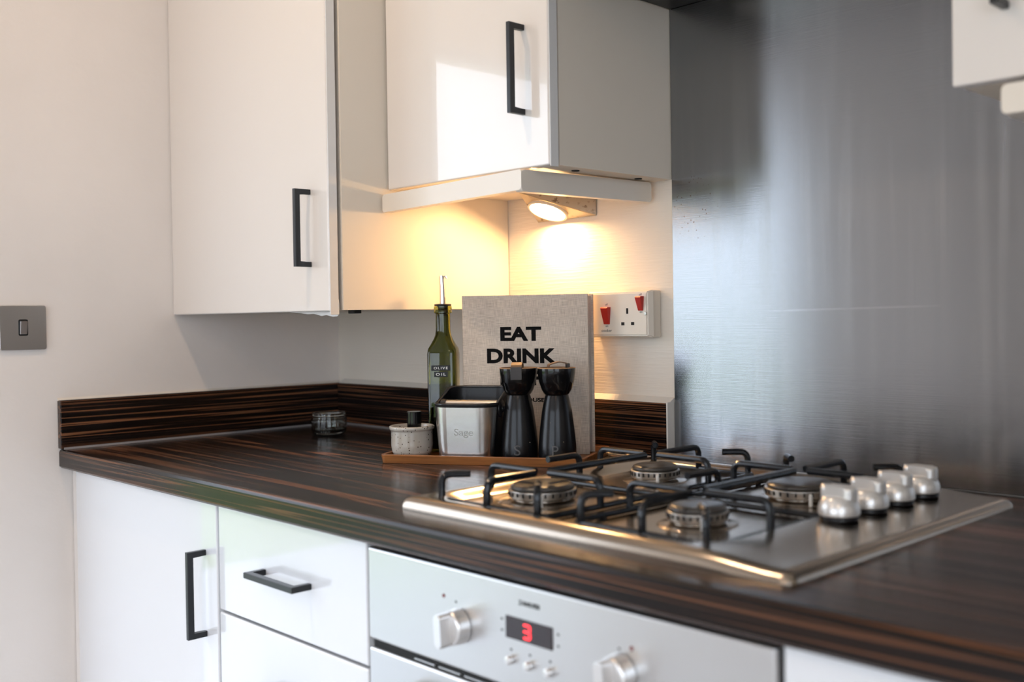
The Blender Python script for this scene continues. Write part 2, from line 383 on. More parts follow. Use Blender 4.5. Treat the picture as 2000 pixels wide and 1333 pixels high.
# ------------------------------------------------------------------ the room
W_ = 0.12
bm = bmesh.new()
box(bm, -W_, 0, PD[1], 0.12, -Z0, ZC); box(bm, -W_, 0, YF-W_, PD[0], -Z0, ZC)
box(bm, -W_, 0, PD[0], PD[1], PD[3], ZC); box(bm, -W_, 0, PD[0], PD[1], -Z0, PD[2])
struct('wall_left', bm, M_WALL, smooth=0)
struct('wall_back', bx(-W_, XR+W_, 0, W_, -Z0, ZC), M_BACK, smooth=0)
bm = bmesh.new()
box(bm, XR, XR+W_, RW[1], W_, -Z0, ZC); box(bm, XR, XR+W_, YF-W_, RW[0], -Z0, ZC)
box(bm, XR, XR+W_, RW[0], RW[1], RW[3], ZC); box(bm, XR, XR+W_, RW[0], RW[1], -Z0, RW[2])
struct('wall_right', bm, M_WALL, smooth=0)
bm = bmesh.new()
box(bm, 0, FW[0], YF-W_, YF, -Z0, ZC); box(bm, FW[1], XR, YF-W_, YF, -Z0, ZC)
box(bm, FW[0], FW[1], YF-W_, YF, FW[3], ZC); box(bm, FW[0], FW[1], YF-W_, YF, -Z0, FW[2])
struct('wall_front', bm, M_WALL, smooth=0)
struct('floor', bx(-W_, XR+W_, YF-W_, W_, -Z0-0.1, -Z0), M_FLOOR, smooth=0)
struct('ceiling', bx(-W_, XR+W_, YF-W_, W_, ZC, ZC+0.1), M_CEIL, smooth=0)
struct('ground', bx(-16, 9, -18, 6, -Z0-0.25, -Z0-0.15), M_LAWN, smooth=0)
struct('patio', bx(-3.0, 9, -9, 6, -Z0-0.149, -Z0-0.11), M_PATIO, smooth=0)
# glazed door in the left wall
y0, y1, z0, z1 = PD
bm = bmesh.new(); t = 0.055
box(bm, -0.08, -0.02, y0, y0+t, z0, z1, 0.004); box(bm, -0.08, -0.02, y1-t*0.4, y1, z0, z1, 0.004)
box(bm, -0.08, -0.02, y0+t, y1-t*0.4, z1-t*0.4, z1, 0.004); box(bm, -0.08, -0.02, y0+t, y1-t*0.4, z0, z0+t, 0.004)
d = struct('door_1', bm, M_FRAMEW); d.name = 'door_1'
obj('pane', bx(-0.052, -0.046, y0+t, y1-t*0.4, z0+t, z1-t*0.4), M_PANE, d, 0)
x0, x1, z0, z1 = FW  # frame and panes of the added fill window behind the camera
bm = bmesh.new(); t = 0.05
for a, b in ((x0, x0+t), ((x0+x1)/2-t/2, (x0+x1)/2+t/2), (x1-t, x1)): box(bm, a, b, YF-0.08, YF-0.02, z0, z1, 0.004)
box(bm, x0, x1, YF-0.079, YF-0.021, z0, z0+t, 0.004); box(bm, x0, x1, YF-0.079, YF-0.021, z1-t, z1, 0.004)
d = struct('fill_window_1', bm, M_FRAMEW)
obj('pane', bx(x0+t, (x0+x1)/2-t/2, YF-0.052, YF-0.046, z0+t, z1-t), M_PANE, d, 0)
obj('pane', bx((x0+x1)/2+t/2, x1-t, YF-0.052, YF-0.046, z0+t, z1-t), M_PANE, d, 0)

y0, y1, z0, z1 = RW  # frame and panes of the added fill window on the right
bm = bmesh.new()
for a, b in ((y0, y0+t), ((y0+y1)/2-t/2, (y0+y1)/2+t/2), (y1-t, y1)): box(bm, XR+0.02, XR+0.08, a, b, z0, z1, 0.004)
box(bm, XR+0.021, XR+0.079, y0, y1, z0, z0+t, 0.004); box(bm, XR+0.021, XR+0.079, y0, y1, z1-t, z1, 0.004)
d = struct('fill_window_2', bm, M_FRAMEW)
obj('pane', bx(XR+0.046, XR+0.052, y0+t, (y0+y1)/2-t/2, z0+t, z1-t), M_PANE, d, 0)
obj('pane', bx(XR+0.046, XR+0.052, (y0+y1)/2+t/2, y1-t, z0+t, z1-t), M_PANE, d, 0)

# ceiling downlights (out of frame): the first throws the cabinet shadow, the others are added warm fill
for k, (x, y, lb) in enumerate(((0.70, -0.92, 'round white ceiling downlight nearest the switch wall'), (2.45, -2.3, 'round white ceiling downlight added behind the camera for warm fill'), (1.0, -2.6, 'round white ceiling downlight added towards the rear wall for warm fill'))):
    t = thing('ceiling_downlight', lb, 'downlight', (x, y, ZC), group='ceiling downlights')
    bm = bmesh.new(); lathe(bm, [(0.034, -0.001), (0.034, -0.010), (0.045, -0.008), (0.047, -0.001)], 32, cap=(False, False)); obj('trim_ring', bm, M_FRAMEW, t, absolute=False)
    bm = bmesh.new(); lathe(bm, [(0.0, -0.006), (0.033, -0.006)], 24, cap=(False, False)); obj('lens', bm, M_DOWN, t, absolute=False)

# ------------------------------------------------------------------ worktop and upstands
D = 0.6153; TW = 0.036; XE = 2.75
def front_profile():
    pts = [(-0.002, 0.0), (-0.002, -TW)]
    pr = [(-D+0.004, -TW), (-D, -TW+0.004), (-D, -0.006), (-D+0.0018, -0.0018), (-D+0.006, 0.0)]
    return [(-0.002, 0), (-0.002, -TW)] + pr
bm = prism(bmesh.new(), front_profile(), lambda a, b, d: (d, a, b), 0.001, XE)
o = obj('worktop', bm, M_EB_X, None, 40)
tag(o, 'dark ebony-grain laminate worktop running along the back wall under the hob', 'worktop')
HU = 0.0936; UT = 0.018
t = thing('upstand', 'dark ebony-grain upstand strip on the wall with the light switch', 'upstand', (0, -0.3, 0))
obj('board', bx(0.001, UT, -0.617, -0.001, 0.0015, HU, 0.0015), M_EB_Y, t)
bm = bmesh.new(); prism(bm, [(UT-0.001, 0.0003), (UT+0.004, 0.0003), (UT-0.001, 0.005)], lambda a, b, d: (a, d, b), -0.612, -UT-0.002); obj('silicone_bead', bm, M_SEAL, t)
obj('top_caulk', prism(bmesh.new(), [(0.0005, HU-0.001), (0.008, HU-0.001), (0.0005, HU+0.004)], lambda a, b, d: (a, d, b), -0.617, -0.003), M_CAULK, t, 0)
XS = 1.0120
t = thing('upstand', 'dark ebony-grain upstand strip under the cooker switch, ending at the steel sheet', 'upstand', (0.5, 0, 0))
obj('board', bx(UT+0.001, XS-0.004, -UT, -0.001, 0.0015, HU, 0.0015), M_EB_X, t)
obj('end_strip', bx(XS-0.0038, XS-0.0006, -UT-0.002, -0.001, 0.001, HU+0.002, 0.001), M_CAULK, t, label='cream sealed end of the upstand')
obj('silicone_bead', prism(bmesh.new(), [(-UT+0.001, 0.0003), (-UT-0.004, 0.0003), (-UT+0.001, 0.005)], lambda a, b, d: (d, a, b), UT+0.003, XS-0.004), M_SEAL, t)
obj('top_caulk', prism(bmesh.new(), [(-0.0005, HU-0.001), (-UT+0.001, HU-0.001), (-0.0005, HU+0.009)], lambda a, b, d: (d, a, b), UT+0.003, XS-0.001), M_CAULK, t, 0)

# ------------------------------------------------------------------ steel splashback
o = obj('splashback', bx(XS+0.0005, 2.72, -0.003, -0.0006, 0.001, 0.80, 0.0006, seg=1), M_SPLASH, None, 30)
tag(o, 'tall brushed stainless steel splashback sheet behind the hob, streaked and freckled', 'splashback')

# ------------------------------------------------------------------ handles
def handle(parent, axis, a, b0, b1, y, out=0.030, s=0.0085):
    """square U handle on a door front at y; axis 'v': x = a, z from b0 to b1; axis 'h': z = a, x from b0 to b1"""
    L = [(b0, 0), (b0, out), (b1, out), (b1, 0), (b1-s, 0), (b1-s, out-s), (b0+s, out-s), (b0+s, 0)]
    f = (lambda p, q_, d: (a+d, y-q_, p)) if axis == 'v' else (lambda p, q_, d: (p, y-q_, a+d))
    bm = prism(bmesh.new(), L, f, -s/2, s/2, 0.0008, 1)
    return obj('handle', bm, M_BLACK, parent, 30, label='black square bar handle')

# ------------------------------------------------------------------ base units
YD = -0.597
def slab(x0, x1, z0, z1, yf, th=0.018, bev=0.0022): return bx(x0, x1, yf, yf+th, z0, z1, bev, seg=3)
def carcass(parent, x0, x1, y0, y1, z0, z1, th=0.018, m=M_CARC, back=True):
    bm = bmesh.new()
    box(bm, x0, x0+th, y0, y1, z0, z1); box(bm, x1-th, x1, y0, y1, z0, z1)
    box(bm, x0+th, x1-th, y0, y1, z0, z0+th); box(bm, x0+th, x1-th, y0, y1, z1-th, z1)
    if back: box(bm, x0+th, x1-th, y1-0.008, y1, z0+th, z1-th)
    return obj('carcass', bm, m, parent, 0)
t = thing('base_cabinet', 'white base cabinet with a single upright handle door at the wall corner', 'cabinet', (0.3, -0.3, -Z0))
carcass(t, 0.034, 0.602, -0.577, -0.004, -0.78, -TW-0.001)
dr = obj('door', slab(0.0316, 0.5985, -0.765, -TW-0.004, YD), M_GLOSSB, t)
handle(dr, 'v', 0.559, -0.248, -0.1135, YD)
obj('filler_strip', bx(0.002, 0.0285, -0.592, -0.576, -0.78, -TW-0.002, 0.001), M_WALL, t)
obj('plinth', bx(0.002, 0.602, -0.53, -0.515, -Z0+0.001, -0.782), M_GLOSSB, t)
t = thing('drawer_unit', 'white drawer unit with black bar handles between the corner cabinet and oven', 'drawers', (0.8, -0.3, -Z0))
carcass(t, 0.603, 1.003, -0.577, -0.004, -0.78, -TW-0.001)
for k, (a, b) in enumerate(((-0.1975, -TW-0.004), (-0.42, -0.2015), (-0.765, -0.424))):
    q_ = obj('drawer', slab(0.6050, 1.0005, a, b, YD), M_GLOSSB, t)
    handle(q_, 'h', (-0.119 if k == 0 else b-0.085), 0.7385, 0.869, YD)
obj('plinth', bx(0.603, 1.003, -0.53, -0.515, -Z0+0.001, -0.782), M_GLOSSB, t)
t = thing('base_cabinet', 'white base cabinet peeking out at the right of the oven', 'cabinet', (1.9, -0.3, -Z0))
carcass(t, 1.622, 2.222, -0.577, -0.004, -0.78, -TW-0.001)
dr = obj('door', slab(1.6215, 2.219, -0.765, -TW-0.004, YD), M_GLOSSB, t); handle(dr, 'v', 2.17, -0.248, -0.1135, YD)
obj('plinth', bx(1.622, 2.222, -0.53, -0.515, -Z0+0.001, -0.782), M_GLOSSB, t)
# oven
t = thing('built_in_oven', 'stainless steel built-in oven with red digit display under the hob', 'oven', (1.31, -0.3, -Z0))
OX0, OX1 = 1.0075, 1.6155; OY = -0.600
obj('body', bx(1.012, 1.611, -0.577, -0.03, -0.74, -TW-0.004), M_DARK, t, 0)
cp = obj('control_panel', bx(OX0, OX1, OY, OY+0.022, -0.1587, -TW-0.008, 0.003, seg=3), M_OVEN, t)
def oven_knob(x, z, turn):
    Mx = T(x, OY, z) @ Matrix.Rotation(R(90), 4, 'X') @ Matrix.Rotation(R(turn), 4, 'Z')
    bm = bmesh.new(); lathe(bm, rounded_profile([(0.0, 0.0), (0.0205, 0.0), (0.0190, 0.017), (0.0, 0.019)], 0.003), 40, Mx)
    b = obj('knob', bm, M_SAT, t)
    bm = prism(bmesh.new(), rrect(0.012, 0.037, 0.004), lambda a, c, d_: (a, c, d_), 0.012, 0.033, 0.002); place(bm, Mx)
    obj('grip', bm, M_SAT, b)
oven_knob(1.190, -0.108, 4); oven_knob(1.4375, -0.106, 4)
dp = obj('display', bx(1.2685, 1.3415, OY-0.0012, OY+0.004, -0.1045, -0.0805, 0.0006, seg=1), M_DISP, t)
bm = bmesh.new()   # red digit built from its lit bars
sx0, sx1, sz0, sz1 = 1.2985, 1.3090, -0.1005, -0.0847; zm = (sz0+sz1)/2; s = 0.0021
for zc in (sz0, zm-s/2, sz1-s): box(bm, sx0, sx1-s*0.7, OY-0.0018, OY-0.0012, zc, zc+s)
for a, b in ((sz0+s*0.6, zm-s*0.4), (zm+s*0.4, sz1-s*0.6)): box(bm, sx1-s, sx1, OY-0.0018, OY-0.0012, a, b)
obj('lit_digit', bm, M_LED, dp, 0, label='glowing red digit 3')
for x in (1.2766, 1.3063, 1.3372):
    bm = bmesh.new(); lathe(bm, rounded_profile([(0.0, 0.0), (0.0052, 0.0), (0.0048, 0.007), (0.0, 0.0075)], 0.0015), 24, T(x, OY, -0.1274) @ Matrix.Rotation(R(90), 4, 'X')); obj('push_button', bm, M_SAT, t)
for x, m_ in ((1.1605, M_LEDOFF), (1.4506, M_LEDOFF)):
    bm = bmesh.new(); lathe(bm, [(0.0, 0.0012), (0.002, 0.0008), (0.0024, 0.0)], 20, T(x, OY, -0.079) @ Matrix.Rotation(R(90), 4, 'X')); obj('indicator_lamp', bm, m_, t, label='small dull red indicator lamp')
bm = place(text_fit('ZANUSSI', 0.0325, 0.0052, 0.012, 0.0002), T(1.3055, OY-0.0002, -0.0633) @ UPR); obj('brand_lettering', bm, M_INK, t, 0)
bm = bmesh.new()
for x, z in ((1.183, -0.082), (1.262, -0.086), (1.262, -0.098), (1.3495, -0.086), (1.3495, -0.098), (1.2766, -0.1165), (1.3063, -0.1165), (1.3372, -0.1165), (1.4345, -0.0825)):
    box(bm, x-0.0016, x+0.0016, OY-0.0003, OY+0.001, z-0.0012, z+0.0012)
obj('panel_markings', bm, M_GREYINK, t, 0)['kind'] = 'stuff'
ob = obj('vent_recess', bx(OX0+0.006, OX1-0.006, OY+0.004, OY+0.02, -0.1690, -0.1580), M_DARK, t, 0)
for k in range(9): obj('vent_slat', bx(1.10+k*0.047, 1.139+k*0.047, OY+0.0015, OY+0.008, -0.1655, -0.1640), M_OVEN, t, 0)
od = obj('oven_door', bx(OX0, OX1, OY, OY+0.024, -0.66, -0.1690, 0.003, seg=3), M_OVEN, t)
obj('glass', bx(OX0+0.07, OX1-0.07, OY-0.001, OY+0.004, -0.60, -0.255, 0.0006, seg=1), M_DISP, od)
bm = bmesh.new(); tube(bm, fillet([(1.085, OY, -0.207), (1.085, OY-0.035, -0.207), (1.538, OY-0.035, -0.207), (1.538, OY, -0.207)], 0.016, 6), 0.008, 14); obj('door_handle', bm, M_OVEN, od)
obj('plinth', bx(1.004, 1.621, -0.53, -0.515, -Z0+0.001, -0.745), M_GLOSSB, t)

# ------------------------------------------------------------------ wall units
ZL, ZM, W1, XC = 0.2536, 0.4637, 0.6013, 1.0109
D1, D2 = 0.390, 0.279; ZT = 1.17
t = thing('wall_cabinet', 'long white wall cabinet hanging low in the corner beside the light switch', 'cabinet', (0.3, -0.2, ZL))
carcass(t, 0.002, W1, -D1+0.0205, -0.0015, ZL+0.002, ZT)
dr = obj('door', slab(0.0015, 0.5965, ZL, ZT, -D1), M_GLOSS, t)
handle(dr, 'v', 0.540, 0.3295, 0.4605, -D1)
LD = dr
bm = bmesh.new()
pts = [(0.44, 0.0), (0.47, -0.0015), (0.50, -0.004), (0.52, -0.0035), (0.545, -0.0075), (0.56, -0.006), (0.58, -0.009), (0.594, -0.0085), (0.5985, -0.005), (0.5990, 0.012), (0.598, 0.02), (0.590, 0.004)]
prism(bm, [(a, ZL+b) for a, b in pts], lambda a, b, d: (a, d, b), -D1+0.0165, -D1+0.0175); obj('peeling_film', bm, M_FILM, dr, 0, label='loose white edge of protective film')
obj('peeling_film', bx(0.5967, 0.5987, -D1+0.001, -D1+0.017, ZL-0.006, ZT, 0.0006, seg=1), M_FILM, dr)
hinge = Vector((0.0015, -D1+0.018, 0)) - t.location     # the door stands a finger's breadth ajar, hung on its left edge
Mh = T(hinge.x, hinge.y, 0) @ Matrix.Rotation(R(-0.35), 4, 'Z') @ T(-hinge.x, -hinge.y, 0)
for q_ in [LD] + list(LD.children): q_.data.transform(Mh)
obj('bracket', bx(0.553, 0.572, -0.33, -0.315, ZL-0.004, ZL+0.003, 0.001), M_PLAST, t)
t = thing('wall_cabinet', 'shorter white wall cabinet with lit underside beside the steel sheet', 'cabinet', (0.8, -0.15, ZM))
carcass(t, W1+0.0015, XC, -D2+0.0205, -0.0015, ZM, ZT)
dr = obj('door', slab(W1+0.0035, XC-0.001, ZM-0.001, ZT, -D2), M_GLOSS, t)
handle(dr, 'v', 0.956, 0.5425, 0.677, -D2)
obj('peeling_film', bx(XC-0.0008, XC+0.0012, -D2+0.001, -D2+0.0175, ZM-0.003, ZT, 0.0006, seg=1), M_FILM, dr)
for x, y in ((0.985, -0.20), (0.985, -0.055)):
    bm = bmesh.new(); lathe(bm, [(0.0, 0.0), (0.006, 0.0), (0.0065, 0.001)], 20, T(x, y, ZM-0.0012)); obj('fixing_hole', bm, M_DARK, t)
def rail(parent, A, B, zt0, zt1, h, th=0.016, r=0.006):
    """light rail board from A to B (plan), its top at zt0..zt1, far end rounded"""
    A = Vector((*A, 0)); B = Vector((*B, 0)); dv = (B-A); L = dv.length; dv.normalize(); nv = Vector((-dv.y, dv.x, 0))
    poly = rrect(L, h, r, 5, L/2, -h/2)
    def f(a, b, d):
        p = A + dv*a + nv*d; return (p.x, p.y, zt0 + (zt1-zt0)*a/L + b)
    return obj('light_rail', prism(bmesh.new(), poly, f, 0, th, 0.0012, 2), M_RAIL, parent, 35)
rail(t, (0.6055, -0.292), (0.9625, -0.292), 0.4533, 0.4600, 0.0305, r=0.004)
rail(t, (0.9625, -0.2915), (0.9745, -0.010), 0.4598, 0.4618, 0.033, r=0.005)
t = thing('wall_cabinet', 'white wall cabinet at the top right edge beyond the steel sheet', 'cabinet', (1.95, -0.15, 0.4765))
carcass(t, 1.629, 2.22, -D2+0.0205, -0.0035, 0.4785, ZT)
dr = obj('door', slab(1.6275, 2.2185, 0.4765, ZT, -D2), M_GLOSS, t)
handle(dr, 'v', 1.685, 0.5465, 0.68, -D2)
rail(t, (1.685, -0.292), (2.22, -0.292), 0.4680, 0.4680, 0.030, r=0.005)
rail(t, (1.701, -0.276), (1.701, -0.012), 0.4680, 0.4680, 0.030, r=0.005)

# cooker hood between the wall units
t = thing('cooker_hood', 'dark underside of the cooker hood above the steel sheet', 'cooker hood', (1.32, -0.15, 0.7455))
obj('body', bx(XC+0.0015, 1.6265, -0.285, -0.0035, 0.7475, 0.80, 0.002), M_OVEN, t)
obj('underside_plate', bx(XC+0.004, 1.624, -0.28, -0.005, 0.7435, 0.7476), M_PLAST, t)
obj('grease_filter', bx(1.10, 1.54, -0.24, -0.05, 0.7415, 0.7437, 0.0008, seg=1), M_BURN, t)

# ------------------------------------------------------------------ triangular under-cabinet lamp
t = thing('under_cabinet_lamp', 'glowing triangular spotlight under the wall cabinet beside the book', 'lamp', (0.755, -0.04, ZM-0.0005))
Ab, Bb, Ap = Vector((0.687, -0.002, 0.415)), Vector((0.839, -0.002, 0.417)), Vector((0.745, -0.103, 0.4595))
top = ZM-0.0008
bm = bmesh.new()
lo = [bm.verts.new(p) for p in (Ab, Bb, Ap)]; hi = [bm.verts.new((p.x, p.y, top)) for p in (Ab, Bb, Ap)]
bm.faces.new(lo); bm.faces.new(hi[::-1])
for i in range(3): bm.faces.new((lo[i], lo[(i+1) % 3], hi[(i+1) % 3], hi[i]))
bmesh.ops.bevel(bm, geom=list(bm.edges), offset=0.0012, segments=1, affect='EDGES')
obj('housing', bm, M_HOUS, t)
nrm = (Bb-Ab).cross(Ap-Ab).normalized()
if nrm.z > 0: nrm = -nrm
a_, b_, c_ = (Ap-Bb).length, (Ap-Ab).length, (Bb-Ab).length
cen = (Ab*a_ + Bb*b_ + Ap*c_)/(a_+b_+c_)
Q = nrm.to_track_quat('Z', 'X').to_matrix().to_4x4(); Mx = T(*cen) @ Q
bm = bmesh.new(); lathe(bm, rounded_profile([(0.0325, 0.0005), (0.0325, 0.005), (0.0375, 0.005), (0.0375, 0.0005)], 0.0015), 40, Mx, (False, False)); obj('bezel_ring', bm, M_RAIL, t)
bm = bmesh.new(); lathe(bm, [(0.0, 0.0042), (0.018, 0.0040), (0.0324, 0.0028)], 32, Mx, (False, False)); obj('lens', bm, M_LENS, t)

# ------------------------------------------------------------------ cooker switch with socket
t = thing('cooker_switch', 'cream cooker switch and socket box with two red rockers', 'socket', (0.915, 0, 0.242))
SX0, SX1, SZ0, SZ1 = 0.838, 0.988, 0.2015, 0.2825; SY = -0.034
bm = bx(SX0+0.002, SX1-0.004, -0.022, -0.0005, SZ0+0.001, SZ1-0.001, 0.002); obj('back_box', bm, M_SOCK, t)
bm = bmesh.new()
fr = [bm.verts.new((x, SY, z)) for x, z in ((SX0+0.006, SZ0+0.004), (SX1-0.006, SZ0+0.004), (SX1-0.006, SZ1-0.004), (SX0+0.006, SZ1-0.004))]
bk = [bm.verts.new((x, -0.0218, z)) for x, z in ((SX0, SZ0), (SX1, SZ0), (SX1, SZ1), (SX0, SZ1))]
bm.faces.new(fr); bm.faces.new(bk[::-1])
for i in range(4): bm.faces.new((fr[i], fr[(i+1) % 4], bk[(i+1) % 4], bk[i]))
bmesh.ops.bevel(bm, geom=list(bm.edges), offset=0.002, segments=2, affect='EDGES')
obj('face_plate', bm, M_SOCK, t)
def rocker(x0, x1, z0, z1):
    bm = bmesh.new(); w = x1-x0
    P = [(SY+0.001, z0), (SY-0.0025, z0), (SY-0.009, z1-0.002), (SY-0.0075, z1), (SY+0.001, z1)]
    prism(bm, P, lambda a, b, d: (d, a, b), x0, x1, 0.0006, 1)
    for v in bm.verts:
        k = (v.co.z-z0)/(z1-z0); v.co.x = (x0+x1)/2 + (v.co.x-(x0+x1)/2)*(0.72+0.28*k)
    obj('rocker_switch', bm, M_RED, t, 30, label='red rocker switch')
rocker(0.8825, 0.8995, 0.2250, 0.2545); rocker(0.9620, 0.9755, 0.2475, 0.2715)
for x, z, w_, h_ in ((0.9378, 0.2472, 0.0045, 0.0095), (0.9274, 0.2257, 0.0070, 0.0052), (0.9496, 0.2260, 0.0070, 0.0052)):
    bm = bx(x-w_/2, x+w_/2, SY-0.0003, SY+0.004, z-h_/2, z+h_/2); obj('pin_hole', bm, M_DARK, t, 0)
bm = bmesh.new(); lathe(bm, [(0.0, 0.0012), (0.0025, 0.0010), (0.0030, 0.0)], 20, T(0.9784, SY, 0.2424) @ Matrix.Rotation(R(90), 4, 'X')); obj('screw', bm, M_BURN, t)
for s_, x, z, w_, h_ in (('cooker', 0.8899, 0.2143, 0.0245, 0.0048), ('off', 0.8897, 0.2588, 0.0062, 0.0036), ('on', 0.8900, 0.2215, 0.0058, 0.0026), ('off', 0.9678, 0.2745, 0.0062, 0.0034), ('on', 0.9688, 0.2448, 0.0056, 0.0026)):
    obj('lettering', place(text_fit(s_, w_, h_, 0.0, 0.0001), T(x, SY-0.0001, z) @ UPR), M_GREYINK, t, 0)

# ------------------------------------------------------------------ light switch on the left wall
t = thing('light_switch', 'square brushed pewter light switch plate on the white wall', 'light switch', (0, -0.675, 0.2325))
bm = prism(bmesh.new(), rrect(0.080, 0.0825, 0.004, 4, -0.675, 0.2325), lambda a, b, d: (d, a, b), 0.0008, 0.0065, 0.0012); obj('plate', bm, M_SWITCH, t)
bm = prism(bmesh.new(), rrect(0.0165, 0.0305, 0.003, 4, -0.675, 0.2328), lambda a, b, d: (d, a, b), 0.0060, 0.0070, 0.0003, 1); obj('rocker_surround', bm, M_PLAST, t)
P = [(0.0065, 0.2205), (0.0085, 0.2205), (0.0098, 0.230), (0.0125, 0.2445), (0.0065, 0.2450)]
bm = prism(bmesh.new(), P, lambda a, b, d: (a, d, b), -0.6810, -0.6690, 0.0006, 1); obj('rocker', bm, M_SAT, t)

# ------------------------------------------------------------------ gas hob
t = thing('gas_hob', 'stainless steel four-burner gas hob set in the dark worktop', 'hob', (1.314, -0.318, 0))
HX0, HX1, HY0, HY1 = 1.0226, 1.6075, -0.5640, -0.0700
def sstep(a, b, x):
    k = max(0.0, min(1.0, (x-a)/(b-a))); return k*k*(3-2*k)
def rr_sd(x, y, x0, x1, y0, y1, r):   # signed distance to a rounded rectangle, positive inside
    cx, cy = (x0+x1)/2, (y0+y1)/2; qx, qy = abs(x-cx)-(x1-x0)/2+r, abs(y-cy)-(y1-y0)/2+r
    return -(math.hypot(max(qx, 0), max(qy, 0)) + min(max(qx, qy), 0) - r)
BURN = [(1.145, -0.428, 0.046), (1.390, -0.420, 0.037), (1.152, -0.216, 0.037), (1.392, -0.214, 0.048)]
RC = 0.012
def hob_h(x, y):
    d_ = rr_sd(x, y, HX0, HX1, HY0, HY1, RC)
    k = max(0.0, min(1.0, d_/0.015)); z = 0.0020 + 0.0135*math.sqrt(max(0, 1-(1-k)**2))
    e = rr_sd(x, y, 1.040, 1.502, -0.542, -0.088, 0.06)
    z -= 0.0105*sstep(0.0, 0.030, e)                    # the pan area sinks
    if x > 1.50: z -= 0.0050*sstep(1.50, 1.592, x)      # the control strip slopes gently away
    return z
EDG = [0, 0.0002, 0.0006, 0.0013, 0.0023, 0.0037, 0.0055, 0.0078, 0.0108, 0.0145]
def lines(a, b, n):
    return [a+e for e in EDG] + [a+0.019 + (b-a-0.038)*i/n for i in range(n+1)] + [b-e for e in EDG[::-1]]
def corner(x, y):
    cx = HX0+RC if x < HX0+RC else (HX1-RC if x > HX1-RC else None); cy = HY0+RC if y < HY0+RC else (HY1-RC if y > HY1-RC else None)
    if cx is None or cy is None: return x, y
    p, q_ = (x-cx)/RC, (y-cy)/RC
    return cx + RC*p*math.sqrt(1-q_*q_/2), cy + RC*q_*math.sqrt(1-p*p/2)
LX, LY = lines(HX0, HX1, 130), lines(HY0, HY1, 110); NX, NY = len(LX)-1, len(LY)-1
bm = bmesh.new(); G = []
for x in LX:
    row = []
    for y in LY:
        a, b = corner(x, y); row.append(bm.verts.new((a, b, hob_h(a, b))))
    G.append(row)
for i in range(NX):
    for j in range(NY): bm.faces.new((G[i][j], G[i+1][j], G[i+1][j+1], G[i][j+1]))
# thin skirt down to the worktop
edge = [G[i][0] for i in range(NX+1)] + [G[NX][j] for j in range(1, NY+1)] + [G[i][NY] for i in range(NX-1, -1, -1)] + [G[0][j] for j in range(NY-1, 0, -1)]
low = [bm.verts.new((v.co.x, v.co.y, 0.0004)) for v in edge]
for i in range(len(edge)):
    j = (i+1) % len(edge); bm.faces.new((edge[i], low[i], low[j], edge[j]))
bm.faces.new(low[::-1])
obj('hob_plate', bm, M_HOB, t, 70)
for (x, y, r) in BURN:
    bm = bmesh.new(); lathe(bm, rounded_profile([(r*1.28, 0.0035), (r*1.22, 0.0062), (r*0.80, 0.0075), (r*0.80, 0.010)], 0.002), 48, T(x, y, 0)); b = obj('burner', bm, M_HOB, t)
    bm = bmesh.new(); lathe(bm, rounded_profile([(r*0.7, 0.009), (r*0.92, 0.011), (r*0.95, 0.021), (r*0.80, 0.022)], 0.0012), 48, T(x, y, 0)); obj('flame_ring', bm, M_BURN, b)
    bm = bmesh.new()
    for k in range(28):
        a = 2*PI*k/28; p = Matrix.Rotation(a, 4, 'Z')
        n0 = len(bm.verts); bb = bmesh.new(); box(bb, r*0.93, r*0.958, -0.0011, 0.0011, 0.0145, 0.0195); bmesh.ops.transform(bb, matrix=T(x, y, 0) @ p, verts=bb.verts)
        me = bpy.data.meshes.new('x'); bb.to_mesh(me); bb.free(); bm.from_mesh(me); bpy.data.meshes.remove(me)
    s_ = obj('flame_slots', bm, M_DARK, b, 0); s_['kind'] = 'stuff'
    bm = bmesh.new(); lathe(bm, rounded_profile([(0.0, 0.0215), (r*0.86, 0.0215), (r*0.90, 0.0245), (r*0.80, 0.0280), (0.0, 0.0285)], 0.002), 48, T(x, y, 0)); obj('burner_cap', bm, M_CAPB, b)
    bm = bmesh.new(); lathe(bm, rounded_profile([(0.0022, 0.006), (0.0022, 0.020), (0.0, 0.021)], 0.0008), 12, T(x+r*0.85, y-r*0.85, 0)); obj('igniter', bm, M_WHITEINK, b)
ZTOP, ZBASE, RR = 0.0415, 0.0125, 0.0046
